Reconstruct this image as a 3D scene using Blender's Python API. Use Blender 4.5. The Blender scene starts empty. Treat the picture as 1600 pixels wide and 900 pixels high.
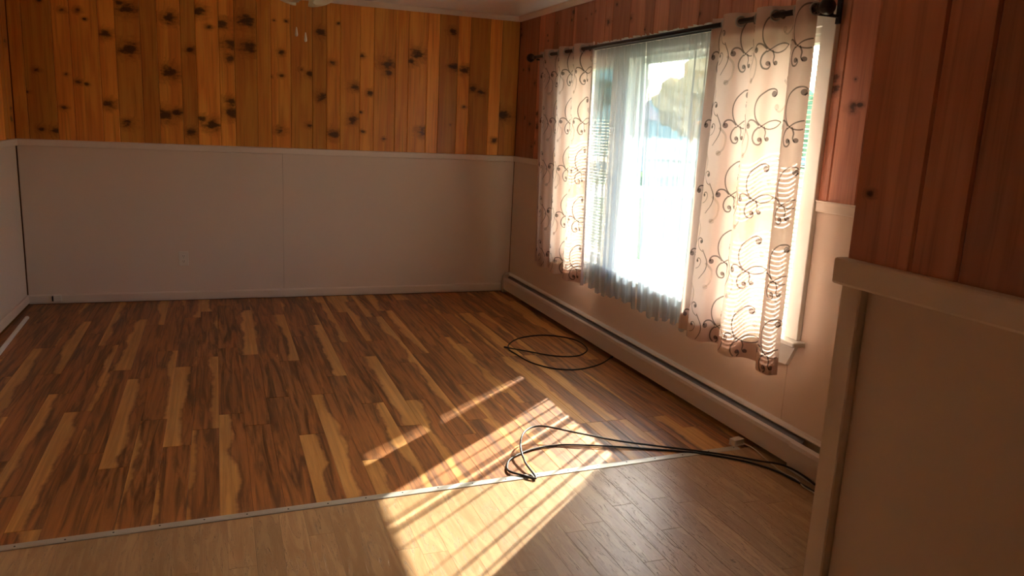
import bpy, bmesh, math, random
from mathutils import Vector, Matrix, noise as mnoise

random.seed(11)
SC = bpy.context.scene
COL = SC.collection
PI = math.pi

# ------------------------------------------------------------------ camera
CAM_POS = (-2.5215, -6.7021, 1.498)
YAW, PITCH, ROLL, FPX = 0.36494, 0.20281, 0.04899, 1221.2
f = Vector((math.sin(YAW) * math.cos(PITCH), math.cos(YAW) * math.cos(PITCH), -math.sin(PITCH)))
r0 = Vector((math.cos(YAW), -math.sin(YAW), 0))
u0 = r0.cross(f)
rr = r0 * math.cos(ROLL) + u0 * math.sin(ROLL)
uu = -r0 * math.sin(ROLL) + u0 * math.cos(ROLL)
cd = bpy.data.cameras.new('camera')
cam = bpy.data.objects.new('camera', cd)
COL.objects.link(cam)
M = Matrix((rr, uu, -f)).transposed().to_4x4()
M.translation = CAM_POS
cam.matrix_world = M
cd.sensor_width = 36
cd.lens = FPX * 36 / 1600
cd.clip_start = 0.05
SC.camera = cam

# ------------------------------------------------------------------ sky, sun, exposure
SUN_DIR = Vector((-1.0, -0.86, -0.80))          # the way the sunlight travels
world = bpy.data.worlds.new('world')
SC.world = world
world.use_nodes = True
wn = world.node_tree.nodes
wl = world.node_tree.links
wn.clear()
sky = wn.new('ShaderNodeTexSky')
sky.sky_type = 'NISHITA'
sky.sun_disc = False
sky.sun_elevation = math.radians(31.2)
sky.sun_rotation = math.atan2(1.0, 0.86)
sky.air_density = 1.0
sky.dust_density = 2.5
bg = wn.new('ShaderNodeBackground')
bg.inputs['Strength'].default_value = 0.40
wo = wn.new('ShaderNodeOutputWorld')
wl.new(sky.outputs[0], bg.inputs[0])
wl.new(bg.outputs[0], wo.inputs[0])
sd = bpy.data.lights.new('sun_offscreen', 'SUN')
sd.energy = 6.5
sd.color = (1.0, 0.91, 0.79)
sd.angle = math.radians(0.53)
sun = bpy.data.objects.new('sun_offscreen', sd)
COL.objects.link(sun)
sun.rotation_euler = SUN_DIR.to_track_quat('-Z', 'Y').to_euler()
sun.location = (8, 7, 8)
SC.view_settings.view_transform = 'Standard'
SC.view_settings.look = 'None'
SC.view_settings.gamma = 1.0
SC.view_settings.use_curve_mapping = False
SC.view_settings.exposure = 2.85
SC.cycles.transparent_max_bounces = 24
SC.cycles.max_bounces = 12
SC.cycles.diffuse_bounces = 6
SC.cycles.sample_clamp_indirect = 6.0
SC.cycles.caustics_reflective = False
SC.cycles.caustics_refractive = False

# ------------------------------------------------------------------ room sizes (metres)
W = 3.892          # left wall at x = -W, window wall at x = 0, back wall at y = 0
HR = 1.2435        # top of the chair rail
HC = 2.40          # bottom of the crown moulding
HT = 2.44          # ceiling
YREAR = -9.2
PX, PY = -1.18, -5.32   # near face and far end of the partition

# ------------------------------------------------------------------ helpers
def lin(r, g, b):
    def c(v):
        v /= 255.0
        return v / 12.92 if v <= 0.04045 else ((v + 0.055) / 1.055) ** 2.4
    return (c(r), c(g), c(b), 1.0)

def tag(o, label=None, cat=None, group=None, kind=None):
    if label: o['label'] = label
    if cat: o['category'] = cat
    if group: o['group'] = group
    if kind: o['kind'] = kind
    return o

def link(name, me, mat=None, parent=None, loc=(0, 0, 0), rz=0.0):
    o = bpy.data.objects.new(name, me)
    COL.objects.link(o)
    o.location = loc
    o.rotation_euler = (0, 0, rz)
    if mat is not None and me is not None and not me.materials:
        me.materials.append(mat)
    if parent is not None:
        o.parent = parent
    return o

def empty(name, loc=(0, 0, 0), rz=0.0):
    o = bpy.data.objects.new(name, None)
    COL.objects.link(o)
    o.location = loc
    o.rotation_euler = (0, 0, rz)
    o.empty_display_size = 0.1
    return o

def bm_box(bm, x0, x1, y0, y1, z0, z1):
    x0, x1 = min(x0, x1), max(x0, x1)
    y0, y1 = min(y0, y1), max(y0, y1)
    z0, z1 = min(z0, z1), max(z0, z1)
    v = [bm.verts.new(p) for p in ((x0, y0, z0), (x1, y0, z0), (x1, y1, z0), (x0, y1, z0),
                                   (x0, y0, z1), (x1, y0, z1), (x1, y1, z1), (x0, y1, z1))]
    for q in ((0, 3, 2, 1), (4, 5, 6, 7), (0, 1, 5, 4), (1, 2, 6, 5), (2, 3, 7, 6), (3, 0, 4, 7)):
        bm.faces.new([v[i] for i in q])

def to_mesh(bm, name, smooth=False, bevel=0.0, seg=1):
    if bevel > 0:
        bmesh.ops.bevel(bm, geom=list(bm.edges), offset=bevel, segments=seg, affect='EDGES', profile=0.5)
    bmesh.ops.recalc_face_normals(bm, faces=list(bm.faces))
    me = bpy.data.meshes.new(name)
    bm.to_mesh(me)
    bm.free()
    if smooth:
        for p in me.polygons:
            p.use_smooth = True
    return me

def box(name, b, mat, parent=None, bevel=0.0, seg=1):
    """a box given by world limits, with its origin in its middle"""
    c = [(b[0] + b[1]) / 2, (b[2] + b[3]) / 2, (b[4] + b[5]) / 2]
    bm = bmesh.new()
    bm_box(bm, b[0] - c[0], b[1] - c[0], b[2] - c[1], b[3] - c[1], b[4] - c[2], b[5] - c[2])
    o = link(name, to_mesh(bm, name, bevel=bevel, seg=seg), mat, parent)
    o.location = c
    if parent is not None:
        o.location = Vector(c) - parent.location
    return o

def boxes(name, bl, mat, parent=None, bevel=0.0):
    bm = bmesh.new()
    for b in bl:
        bm_box(bm, *b)
    o = link(name, to_mesh(bm, name, bevel=bevel), mat, parent)
    if parent is not None:
        o.location = -parent.location
    return o

def prism(name, poly, axis, a0, a1, mat, parent=None, smooth=False):
    """poly: 2D outline; axis 'y' -> outline is (x,z), axis 'x' -> (y,z), axis 'z' -> (x,y)"""
    bm = bmesh.new()
    def P(p, a):
        return {'y': (p[0], a, p[1]), 'x': (a, p[0], p[1]), 'z': (p[0], p[1], a)}[axis]
    A = [bm.verts.new(P(p, a0)) for p in poly]
    B = [bm.verts.new(P(p, a1)) for p in poly]
    n = len(poly)
    for i in range(n):
        bm.faces.new((A[i], A[(i + 1) % n], B[(i + 1) % n], B[i]))
    bm.faces.new(A[::-1])
    bm.faces.new(B)
    o = link(name, to_mesh(bm, name, smooth), mat, parent)
    if parent is not None:
        o.location = -parent.location
    return o

def lathe(bm, prof, seg=24, ox=0, oy=0, oz=0, ribs=0, ribamp=0.0):
    rings = []
    for (r, z) in prof:
        ring = []
        for k in range(seg):
            a = 2 * PI * k / seg
            q = r * (1 + ribamp * math.cos(ribs * a)) if ribs else r
            ring.append(bm.verts.new((ox + q * math.cos(a), oy + q * math.sin(a), oz + z)))
        rings.append(ring)
    for i in range(len(rings) - 1):
        for k in range(seg):
            bm.faces.new((rings[i][k], rings[i][(k + 1) % seg], rings[i + 1][(k + 1) % seg], rings[i + 1][k]))
    return rings

def tube(name, pts, rad, mat, parent=None, seg=8, smooth_iter=0):
    """a tube swept along points"""
    P = [Vector(p) for p in pts]
    bm = bmesh.new()
    rings = []
    up = Vector((0, 0, 1))
    for i, p in enumerate(P):
        t = (P[min(i + 1, len(P) - 1)] - P[max(i - 1, 0)]).normalized()
        s = t.cross(up)
        if s.length < 1e-4:
            s = Vector((1, 0, 0))
        s.normalize()
        n = s.cross(t).normalized()
        rings.append([bm.verts.new(p + (s * math.cos(2 * PI * k / seg) + n * math.sin(2 * PI * k / seg)) * rad) for k in range(seg)])
    for i in range(len(rings) - 1):
        for k in range(seg):
            bm.faces.new((rings[i][k], rings[i][(k + 1) % seg], rings[i + 1][(k + 1) % seg], rings[i + 1][k]))
    bm.faces.new(rings[0][::-1])
    bm.faces.new(rings[-1])
    o = link(name, to_mesh(bm, name, True), mat, parent)
    if parent is not None:
        o.location = -parent.location
    return o

def catmull(pts, n=8, closed=False):
    P = [Vector(p) for p in pts]
    out = []
    N = len(P)
    for i in range(N - 1):
        a, b, c, d = P[max(i - 1, 0)], P[i], P[i + 1], P[min(i + 2, N - 1)]
        for k in range(n):
            t = k / n
            out.append(0.5 * ((2 * b) + (c - a) * t + (2 * a - 5 * b + 4 * c - d) * t * t + (-a + 3 * b - 3 * c + d) * t ** 3))
    out.append(P[-1])
    return out

# ------------------------------------------------------------------ materials
class NT:
    def __init__(self, name):
        self.m = bpy.data.materials.new(name)
        self.m.use_nodes = True
        self.t = self.m.node_tree
        self.n = self.t.nodes
        self.l = self.t.links
        self.n.clear()
        self.out = self.n.new('ShaderNodeOutputMaterial')
    def new(self, typ, **kw):
        nd = self.n.new(typ)
        for k, v in kw.items():
            setattr(nd, k, v)
        return nd
    def put(self, sock, v):
        if hasattr(v, 'is_output'):
            self.l.new(v, sock)
        elif v is not None:
            sock.default_value = v
    def math(self, op, a, b=None, c=None, clamp=False):
        nd = self.new('ShaderNodeMath', operation=op, use_clamp=clamp)
        self.put(nd.inputs[0], a)
        if b is not None: self.put(nd.inputs[1], b)
        if c is not None: self.put(nd.inputs[2], c)
        return nd.outputs[0]
    def step(self, v, a, b):
        nd = self.new('ShaderNodeMapRange', interpolation_type='SMOOTHSTEP')
        self.put(nd.inputs['Value'], v)
        self.put(nd.inputs['From Min'], a)
        self.put(nd.inputs['From Max'], b)
        return nd.outputs[0]
    def mix(self, fac, a, b, mode='MIX'):
        nd = self.new('ShaderNodeMix', data_type='RGBA', blend_type=mode)
        self.put(nd.inputs[0], fac)
        self.put(nd.inputs[6], a)
        self.put(nd.inputs[7], b)
        return nd.outputs[2]
    def comb(self, x, y, z):
        nd = self.new('ShaderNodeCombineXYZ')
        self.put(nd.inputs[0], x); self.put(nd.inputs[1], y); self.put(nd.inputs[2], z)
        return nd.outputs[0]
    def sep(self, v):
        nd = self.new('ShaderNodeSeparateXYZ')
        self.put(nd.inputs[0], v)
        return nd.outputs
    def noise(self, vec, scale, detail=3, rough=0.5, dist=0.0):
        nd = self.new('ShaderNodeTexNoise')
        self.put(nd.inputs['Vector'], vec)
        nd.inputs['Scale'].default_value = scale
        nd.inputs['Detail'].default_value = detail
        nd.inputs['Roughness'].default_value = rough
        nd.inputs['Distortion'].default_value = dist
        return nd.outputs['Fac']
    def bsdf(self, color, rough=0.5, spec=0.5, bump=None, bstr=0.1, bdist=0.002, metal=0.0, coat=0.0):
        b = self.new('ShaderNodeBsdfPrincipled')
        self.put(b.inputs['Base Color'], color)
        self.put(b.inputs['Roughness'], rough)
        b.inputs['Specular IOR Level'].default_value = spec
        b.inputs['Metallic'].default_value = metal
        b.inputs['Coat Weight'].default_value = coat
        b.inputs['Coat Roughness'].default_value = 0.2
        if bump is not None:
            bn = self.new('ShaderNodeBump')
            bn.inputs['Strength'].default_value = bstr
            bn.inputs['Distance'].default_value = bdist
            self.put(bn.inputs['Height'], bump)
            self.l.new(bn.outputs[0], b.inputs['Normal'])
        self.l.new(b.outputs[0], self.out.inputs[0])
        return b
    def surf(self, s):
        self.l.new(s, self.out.inputs[0])

def plain(name, col, rough=0.5, spec=0.4, var=0.06, scale=9.0, metal=0.0, bump=0.03):
    t = NT(name)
    co = t.new('ShaderNodeTexCoord').outputs['Object']
    n = t.noise(co, scale, 4)
    dark = tuple(c * (1 - var) for c in col[:3]) + (1,)
    lite = tuple(min(1, c * (1 + var)) for c in col[:3]) + (1,)
    t.bsdf(t.mix(n, dark, lite), rough, spec, t.noise(co, scale * 14, 2), bump, 0.001, metal)
    return t.m

NK = 6   # knots a board can carry

def mat_pine(name, light, dark, red, rough=0.38, spec=0.35):
    t = NT(name)
    co = t.new('ShaderNodeTexCoord').outputs['Object']
    rnd = t.new('ShaderNodeObjectInfo').outputs['Random']
    x, y, z = t.sep(co)
    off = t.math('MULTIPLY', rnd, 37.0)
    wob = t.noise(t.comb(t.math('MULTIPLY', x, 16.0), off, t.math('MULTIPLY', z, 34.0)), 1.0, 5, 0.65)
    wb = t.math('SUBTRACT', wob, 0.5)
    knot = None
    halo = None
    for k in range(NK):
        at = t.new('ShaderNodeAttribute', attribute_type='OBJECT', attribute_name='knot_%d' % k).outputs['Vector']
        kx, kz, kr = t.sep(at)
        dx = t.math('SUBTRACT', x, kx)
        dz = t.math('MULTIPLY', t.math('SUBTRACT', z, kz), 1.4)
        d = t.math('SQRT', t.math('ADD', t.math('MULTIPLY', dx, dx), t.math('MULTIPLY', dz, dz)))
        d = t.math('DIVIDE', d, t.math('MAXIMUM', kr, 0.0001))
        d = t.math('ADD', d, t.math('MULTIPLY', wb, 3.0))
        c = t.step(d, 1.15, 0.35)
        h = t.step(d, 2.6, 0.5)
        knot = c if knot is None else t.math('MAXIMUM', knot, c)
        halo = h if halo is None else t.math('MAXIMUM', halo, h)
    # the grain runs along z and swerves round the knots
    gx = t.math('ADD', t.math('MULTIPLY', x, 70.0), t.math('MULTIPLY', halo, 3.0))
    g1 = t.noise(t.comb(gx, off, t.math('MULTIPLY', z, 2.2)), 1.0, 4, 0.55, 0.4)
    g2 = t.noise(t.comb(t.math('MULTIPLY', x, 14.0), off, t.math('MULTIPLY', z, 1.3)), 1.0, 2, 0.5, 0.8)
    base = t.mix(t.step(g2, 0.3, 0.7), light, red)
    base = t.mix(t.math('MULTIPLY', t.step(g1, 0.45, 0.8), 0.45), base, dark)
    val = t.math('ADD', 0.72, t.math('MULTIPLY', t.math('FRACT', t.math('MULTIPLY', rnd, 7.31)), 0.5))
    base = t.mix(1.0, base, t.comb(val, val, val), 'MULTIPLY')
    base = t.mix(t.math('MULTIPLY', halo, 0.55), base, dark)
    base = t.mix(t.math('MULTIPLY', knot, 0.80), base, lin(38, 20, 12))
    t.bsdf(base, rough, spec, g1, 0.10, 0.001)
    return t.m

def mat_laminate():
    t = NT('acacia_laminate')
    co = t.new('ShaderNodeTexCoord').outputs['Object']
    rnd = t.new('ShaderNodeObjectInfo').outputs['Random']
    x, y, z = t.sep(co)
    off = t.math('MULTIPLY', rnd, 53.0)
    r2 = t.math('FRACT', t.math('MULTIPLY', rnd, 17.13))
    r3 = t.math('FRACT', t.math('MULTIPLY', rnd, 41.77))
    side = t.math('SUBTRACT', t.math('MULTIPLY', t.math('GREATER_THAN', r2, 0.5), 2.0), 1.0)
    u = t.math('MULTIPLY', t.math('MULTIPLY', x, 16.67), side)
    wv = t.noise(t.comb(off, t.math('MULTIPLY', y, 1.7), off), 1.0, 5, 0.6)
    wv2 = t.noise(t.comb(t.math('MULTIPLY', x, 9.0), t.math('MULTIPLY', y, 3.0), off), 1.0, 4, 0.6)
    edge = t.math('ADD', t.math('MULTIPLY', t.math('SUBTRACT', wv, 0.5), 2.6), t.math('MULTIPLY', t.math('SUBTRACT', r3, 0.22), 2.4))
    edge = t.math('ADD', edge, t.math('MULTIPLY', t.math('SUBTRACT', wv2, 0.5), 0.8))
    sap = t.step(t.math('SUBTRACT', u, edge), -0.05, 0.35)
    fig = t.noise(t.comb(t.math('MULTIPLY', x, 26.0), t.math('MULTIPLY', y, 1.5), off), 1.0, 6, 0.62, 1.1)
    long_ = t.noise(t.comb(t.math('MULTIPLY', x, 48.0), t.math('MULTIPLY', y, 0.9), t.math('ADD', off, 7.0)), 1.0, 3, 0.55, 0.5)
    fine = t.noise(t.comb(t.math('MULTIPLY', x, 160.0), t.math('MULTIPLY', y, 7.0), off), 1.0, 3, 0.6)
    heart = t.mix(t.step(fig, 0.34, 0.62), lin(104, 62, 30), lin(176, 112, 58))
    heart = t.mix(t.step(fig, 0.62, 0.78), heart, lin(186, 124, 70))
    sapc = t.mix(t.step(fig, 0.35, 0.65), lin(196, 138, 72), lin(214, 156, 88))
    col = t.mix(sap, heart, sapc)
    rim = t.math('MULTIPLY', t.step(t.math('ABSOLUTE', t.math('SUBTRACT', u, edge)), 0.16, 0.0), 0.25)
    col = t.mix(rim, col, lin(62, 34, 20))
    val = t.math('ADD', 0.45, t.math('ADD', t.math('MULTIPLY', fine, 0.3), t.math('MULTIPLY', long_, 0.8)))
    col = t.mix(1.0, col, t.comb(val, val, val), 'MULTIPLY')
    t.bsdf(col, t.math('ADD', 0.38, t.math('MULTIPLY', fine, 0.16)), 0.6, fine, 0.12, 0.0008)
    return t.m

def mat_vinyl():
    t = NT('oak_vinyl')
    co = t.new('ShaderNodeTexCoord').outputs['Object']
    rnd = t.new('ShaderNodeObjectInfo').outputs['Random']
    x, y, z = t.sep(co)
    off = t.math('MULTIPLY', rnd, 61.0)
    n1 = t.noise(t.comb(t.math('MULTIPLY', x, 26.0), t.math('MULTIPLY', y, 3.0), off), 1.0, 5, 0.6, 1.2)
    fine = t.noise(t.comb(t.math('MULTIPLY', x, 170.0), t.math('MULTIPLY', y, 9.0), off), 1.0, 3, 0.6)
    crack = t.step(t.math('ABSOLUTE', t.math('SUBTRACT', n1, 0.52)), 0.012, 0.0)
    crack = t.math('MULTIPLY', crack, t.step(fine, 0.40, 0.62))
    col = t.mix(t.step(n1, 0.3, 0.7), lin(172, 132, 92), lin(196, 158, 114))
    val = t.math('ADD', 0.84, t.math('MULTIPLY', t.math('FRACT', t.math('MULTIPLY', rnd, 9.7)), 0.22))
    col = t.mix(1.0, col, t.comb(val, val, val), 'MULTIPLY')
    col = t.mix(t.math('MULTIPLY', crack, 0.55), col, lin(84, 58, 40))
    h = t.math('SUBTRACT', t.math('MULTIPLY', fine, 0.25), t.math('MULTIPLY', crack, 1.0))
    t.bsdf(col, 0.36, 0.5, h, 0.8, 0.002)
    return t.m

def mat_cloth(name, col, trans, weave=900.0, tcol=None):
    t = NT(name)
    co = t.new('ShaderNodeTexCoord').outputs['Object']
    x, y, z = t.sep(co)
    n = t.noise(t.comb(t.math('MULTIPLY', y, 60.0), t.math('MULTIPLY', x, 60.0), t.math('MULTIPLY', z, 300.0)), 1.0, 2)
    c = t.mix(n, tuple(v * 0.93 for v in col[:3]) + (1,), col)
    d = t.new('ShaderNodeBsdfDiffuse')
    t.put(d.inputs[0], c)
    tr = t.new('ShaderNodeBsdfTranslucent')
    t.put(tr.inputs[0], tcol if tcol is not None else c)
    mx = t.new('ShaderNodeMixShader')
    mx.inputs[0].default_value = trans
    t.l.new(d.outputs[0], mx.inputs[1])
    t.l.new(tr.outputs[0], mx.inputs[2])
    t.surf(mx.outputs[0])
    return t.m

def mat_print(name, col, clear):
    """thin print on the cloth: lets some of the cloth's own light through"""
    t = NT(name)
    co = t.new('ShaderNodeTexCoord').outputs['Object']
    n = t.noise(co, 120.0, 2)
    d = t.new('ShaderNodeBsdfDiffuse')
    t.put(d.inputs[0], t.mix(n, tuple(v * 0.9 for v in col[:3]) + (1,), col))
    tp = t.new('ShaderNodeBsdfTransparent')
    mx = t.new('ShaderNodeMixShader')
    mx.inputs[0].default_value = 1 - clear
    t.l.new(tp.outputs[0], mx.inputs[1]); t.l.new(d.outputs[0], mx.inputs[2])
    t.surf(mx.outputs[0])
    return t.m

def mat_sheer(name, open_=0.5):
    t = NT(name)
    co = t.new('ShaderNodeTexCoord').outputs['Object']
    x, y, z = t.sep(co)
    n = t.noise(t.comb(t.math('MULTIPLY', y, 90.0), 0.0, t.math('MULTIPLY', z, 2.0)), 1.0, 3)
    d = t.new('ShaderNodeBsdfDiffuse')
    d.inputs[0].default_value = (0.84, 0.88, 0.91, 1)
    tr = t.new('ShaderNodeBsdfTranslucent')
    tr.inputs[0].default_value = (0.155, 0.19, 0.22, 1)
    m1 = t.new('ShaderNodeMixShader')
    m1.inputs[0].default_value = 0.45
    t.l.new(d.outputs[0], m1.inputs[1]); t.l.new(tr.outputs[0], m1.inputs[2])
    tp = t.new('ShaderNodeBsdfTransparent')
    m2 = t.new('ShaderNodeMixShader')
    t.put(m2.inputs[0], t.math('ADD', 1 - open_ - 0.05, t.math('MULTIPLY', n, 0.10)))
    t.l.new(tp.outputs[0], m2.inputs[1]); t.l.new(m1.outputs[0], m2.inputs[2])
    t.surf(m2.outputs[0])
    return t.m

def mat_glass(name):
    t = NT(name)
    tp = t.new('ShaderNodeBsdfTransparent')
    tp.inputs[0].default_value = (0.93, 0.96, 0.95, 1)
    g = t.new('ShaderNodeBsdfGlossy')
    g.inputs['Roughness'].default_value = 0.02
    m = t.new('ShaderNodeMixShader')
    m.inputs[0].default_value = 0.06
    t.l.new(tp.outputs[0], m.inputs[1]); t.l.new(g.outputs[0], m.inputs[2])
    t.surf(m.outputs[0])
    return t.m

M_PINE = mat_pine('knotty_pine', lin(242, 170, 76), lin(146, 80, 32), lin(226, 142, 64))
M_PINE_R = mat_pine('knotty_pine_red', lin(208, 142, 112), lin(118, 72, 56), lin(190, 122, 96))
M_LAM = mat_laminate()
M_VIN = mat_vinyl()
M_PAINT = plain('wainscot_paint', lin(228, 206, 186), 0.5, 0.35, 0.03, 2.5)
M_TRIM = plain('rail_paint', lin(232, 214, 196), 0.42, 0.45, 0.03, 3.0)
M_WHITE = plain('window_paint', lin(232, 230, 222), 0.35, 0.45, 0.02, 4.0)
M_CEIL = plain('ceiling_paint', lin(246, 240, 234), 0.8, 0.2, 0.05, 30.0, bump=0.2)
M_BACK = plain('wood_backing', lin(128, 90, 58), 0.9, 0.1)
M_SUB = plain('subfloor', lin(150, 116, 80), 0.9, 0.1)
M_HEAT = plain('heater_enamel', lin(216, 204, 194), 0.45, 0.5, 0.03, 3.0)
M_HEATTOP = plain('heater_top_enamel', lin(226, 216, 204), 0.35, 0.5, 0.03, 3.0)
M_FIN = plain('heater_fin_metal', lin(122, 122, 126), 0.5, 0.5, 0.08, 20.0)
M_DARK = plain('dark_metal', lin(40, 40, 48), 0.45, 0.5, 0.1, 20.0)
M_ROD = plain('bronze_rod', lin(46, 40, 42), 0.35, 0.5, 0.1, 20.0, metal=0.4)
M_STEEL = plain('brushed_steel', lin(190, 190, 188), 0.3, 0.5, 0.05, 30.0, metal=0.9)
M_ALU = plain('aluminium_strip', lin(196, 190, 180), 0.38, 0.5, 0.06, 25.0, metal=0.35)
M_CORD = plain('black_rubber', lin(34, 30, 30), 0.45, 0.4, 0.1, 30.0)
M_CORDW = plain('white_rubber', lin(206, 196, 180), 0.45, 0.4, 0.05, 30.0)
M_PLAST = plain('ivory_plastic', lin(228, 216, 200), 0.6, 0.5, 0.03, 20.0)
M_DRAPE = mat_cloth('drape_fabric', lin(218, 196, 190), 0.30, tcol=lin(230, 204, 190))
M_SCROLL = mat_print('scroll_flock', lin(116, 90, 100), 0.30)
M_SCROLLC = mat_print('scroll_cream', lin(240, 226, 212), 0.70)
M_SHEER = mat_sheer('sheer_voile', 0.44)
M_RUFF = mat_cloth('sheer_ruffle_cloth', lin(226, 226, 222), 0.5)
M_GLASS = mat_glass('window_glass')
M_SLAT = mat_cloth('blind_slat_vinyl', lin(236, 230, 206), 0.35)
M_FANW = plain('fan_white', lin(216, 206, 190), 0.4, 0.4)
M_BLADE = plain('fan_blade', lin(150, 100, 58), 0.4, 0.4, 0.2, 12.0)
M_BRASS = plain('fan_brass', lin(170, 130, 70), 0.3, 0.5, 0.05, 20.0, metal=0.8)
M_SHADE = mat_cloth('frosted_glass', lin(250, 240, 214), 0.4)
M_PULL = plain('pull_white', lin(240, 232, 216), 0.3, 0.5, 0.02)
M_LAWN = plain('lawn_grass', lin(68, 82, 64), 1.0, 0.0, 0.25, 0.6)
M_ROAD = plain('road_gravel', lin(128, 128, 126), 1.0, 0.0, 0.1, 2.0)
M_SOFFIT = plain('soffit_paint', lin(232, 230, 214), 0.6, 0.3, 0.03)
M_SIDING = plain('house_siding', lin(138, 146, 152), 0.7, 0.2, 0.05)
M_ROOF = plain('roof_shingle', lin(110, 108, 112), 1.0, 0.0, 0.15)
M_LEAF = plain('leaf_green', lin(112, 138, 104), 1.0, 0.0, 0.4, 1.5)
M_LEAFO = plain('leaf_orange', lin(196, 158, 108), 1.0, 0.0, 0.35, 1.5)
M_LEAFD = plain('leaf_dark', lin(96, 122, 112), 1.0, 0.0, 0.4, 1.5)
M_BARK = plain('tree_bark', lin(84, 70, 58), 0.9, 0.1, 0.2)
M_WINDARK = plain('dark_window_glass', lin(60, 72, 84), 0.1, 0.6)

# ------------------------------------------------------------------ floor
fl = box('floor', (-W - 0.02, 0.0, YREAR, 0.02, -0.10, -0.010), M_SUB)
tag(fl, 'wooden plank floor, dark acacia by the window and pale oak in front', 'floor', kind='structure')
def strip_y(x):                       # line of the metal strip between the two floors
    return -3.828 + (x + 3.251) * (0.112 / 3.095)

def plank_mesh(w, l, th=0.010, ch=0.0010):
    bm = bmesh.new()
    prof = [(-w / 2, -th), (w / 2, -th), (w / 2, -ch), (w / 2 - ch, 0), (-w / 2 + ch, 0), (-w / 2, -ch)]
    A = [bm.verts.new((p[0], -l / 2 if p[1] < -ch / 2 else -l / 2 + ch, p[1])) for p in prof]
    B = [bm.verts.new((p[0], l / 2 if p[1] < -ch / 2 else l / 2 - ch, p[1])) for p in prof]
    for i in range(6):
        j = (i + 1) % 6
        bm.faces.new((A[i], A[j], B[j], B[i]))
    bm.faces.new(A[::-1]); bm.faces.new(B)
    return to_mesh(bm, 'plank')

PL = {}
def add_plank(name, x0, x1, y0, y1, mat):
    gap = 0.0006 if name == 'laminate_plank' else 0.0003
    w, l = round(x1 - x0 - gap, 4), round(y1 - y0 - gap, 4)
    key = (name, w, l)
    if key not in PL:
        PL[key] = plank_mesh(w, l, 0.010, 0.0010 if name == 'laminate_plank' else 0.0005)
    o = link(name, PL[key], mat, fl)
    o.location = Vector(((x0 + x1) / 2, (y0 + y1) / 2, 0)) - fl.location
    return o

LP = 0.12
xs = -0.745 + LP * 6
ends_known = {}
i = 0
rnd = random.Random(5)
x1 = -0.012
grid = [-0.745 - LP * k for k in range(-6, 27)]
grid = [-0.012] + [g for g in grid if -W + 0.02 < g < -0.03] + [-W + 0.012]
for gi in range(len(grid) - 1):
    xb, xa = grid[gi], grid[gi + 1]
    xm = (xa + xb) / 2
    ys = strip_y(xm) - 0.006
    e = -0.014 - rnd.choice([0.2, 0.5, 0.8, 1.05, 0.35, 0.65]) * 1.2
    y1 = -0.014
    while y1 > ys + 0.02:
        y0 = max(e, ys)
        if y0 - ys < 0.1:
            y0 = ys
        add_plank('laminate_plank', xa, xb, y0, y1, M_LAM)
        y1 = y0
        e = y0 - 1.22
VP = 0.0925
g0 = -1.503
xsv = [g0 + VP * k for k in range(-30, 20)]
xsv = [-W + 0.012] + [x for x in xsv if -W + 0.03 < x < -0.03] + [-0.012]
for gi in range(len(xsv) - 1):
    xa, xb = xsv[gi], xsv[gi + 1]
    ys = strip_y((xa + xb) / 2) - 0.008
    y1 = ys
    e = ys - rnd.uniform(0.2, 1.0)
    ylim = -5.6 if xa < PX + 0.02 else PY + 0.0
    while y1 > ylim + 0.01:
        y0 = max(e, ylim)
        add_plank('vinyl_plank', xa, xb, y0, y1, M_VIN)
        y1 = y0
        e = y0 - 0.92
    if ylim < -5.5:
        add_plank('vinyl_plank', xa, xb, YREAR + 0.01, y1, M_VIN)

# ------------------------------------------------------------------ ceiling
ce = box('ceiling', (-W - 0.14, 0.18, YREAR - 0.14, 0.14, HT, HT + 0.12), M_CEIL)
tag(ce, 'off-white painted ceiling above the pine walls', 'ceiling', kind='structure')

# ------------------------------------------------------------------ walls
BTH = 0.018
def board_mesh(w, h):
    bm = bmesh.new()
    c = 0.005
    g = 0.0005
    prof = [(-w / 2 + g, 0), (w / 2 - g, 0), (w / 2 - g, -BTH + c), (w / 2 - g - c, -BTH), (-w / 2 + g + c, -BTH), (-w / 2 + g, -BTH + c)]
    A = [bm.verts.new((p[0], p[1], -h / 2)) for p in prof]
    B = [bm.verts.new((p[0], p[1], h / 2)) for p in prof]
    for i in range(6):
        j = (i + 1) % 6
        bm.faces.new((A[i], A[j], B[j], B[i]))
    bm.faces.new(A[::-1]); bm.faces.new(B)
    return to_mesh(bm, 'board')

def add_board(wall, rot, cu, cz, w, h, plane, mat, knots, axis):
    """axis 'x': board on a wall along x facing -y; 'y': wall along y facing -x (rot -90) or +x (rot 90)"""
    o = link('pine_board', board_mesh(w, h), mat, wall)
    p = Vector((cu, plane, cz)) if axis == 'x' else Vector((plane, cu, cz))
    o.location = p - wall.location
    o.rotation_euler = (0, 0, rot)
    for k in range(NK):
        o['knot_%d' % k] = [float(v) for v in knots[k]] if k < len(knots) else [9.0, 9.0, 0.001]
    return o

def random_knots(w, h, n, rg):
    return [(rg.uniform(-w / 2, w / 2), rg.uniform(-h / 2, h / 2), rg.choice([0.01, 0.013, 0.016, 0.024, 0.034])) for _ in range(n)]

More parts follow.
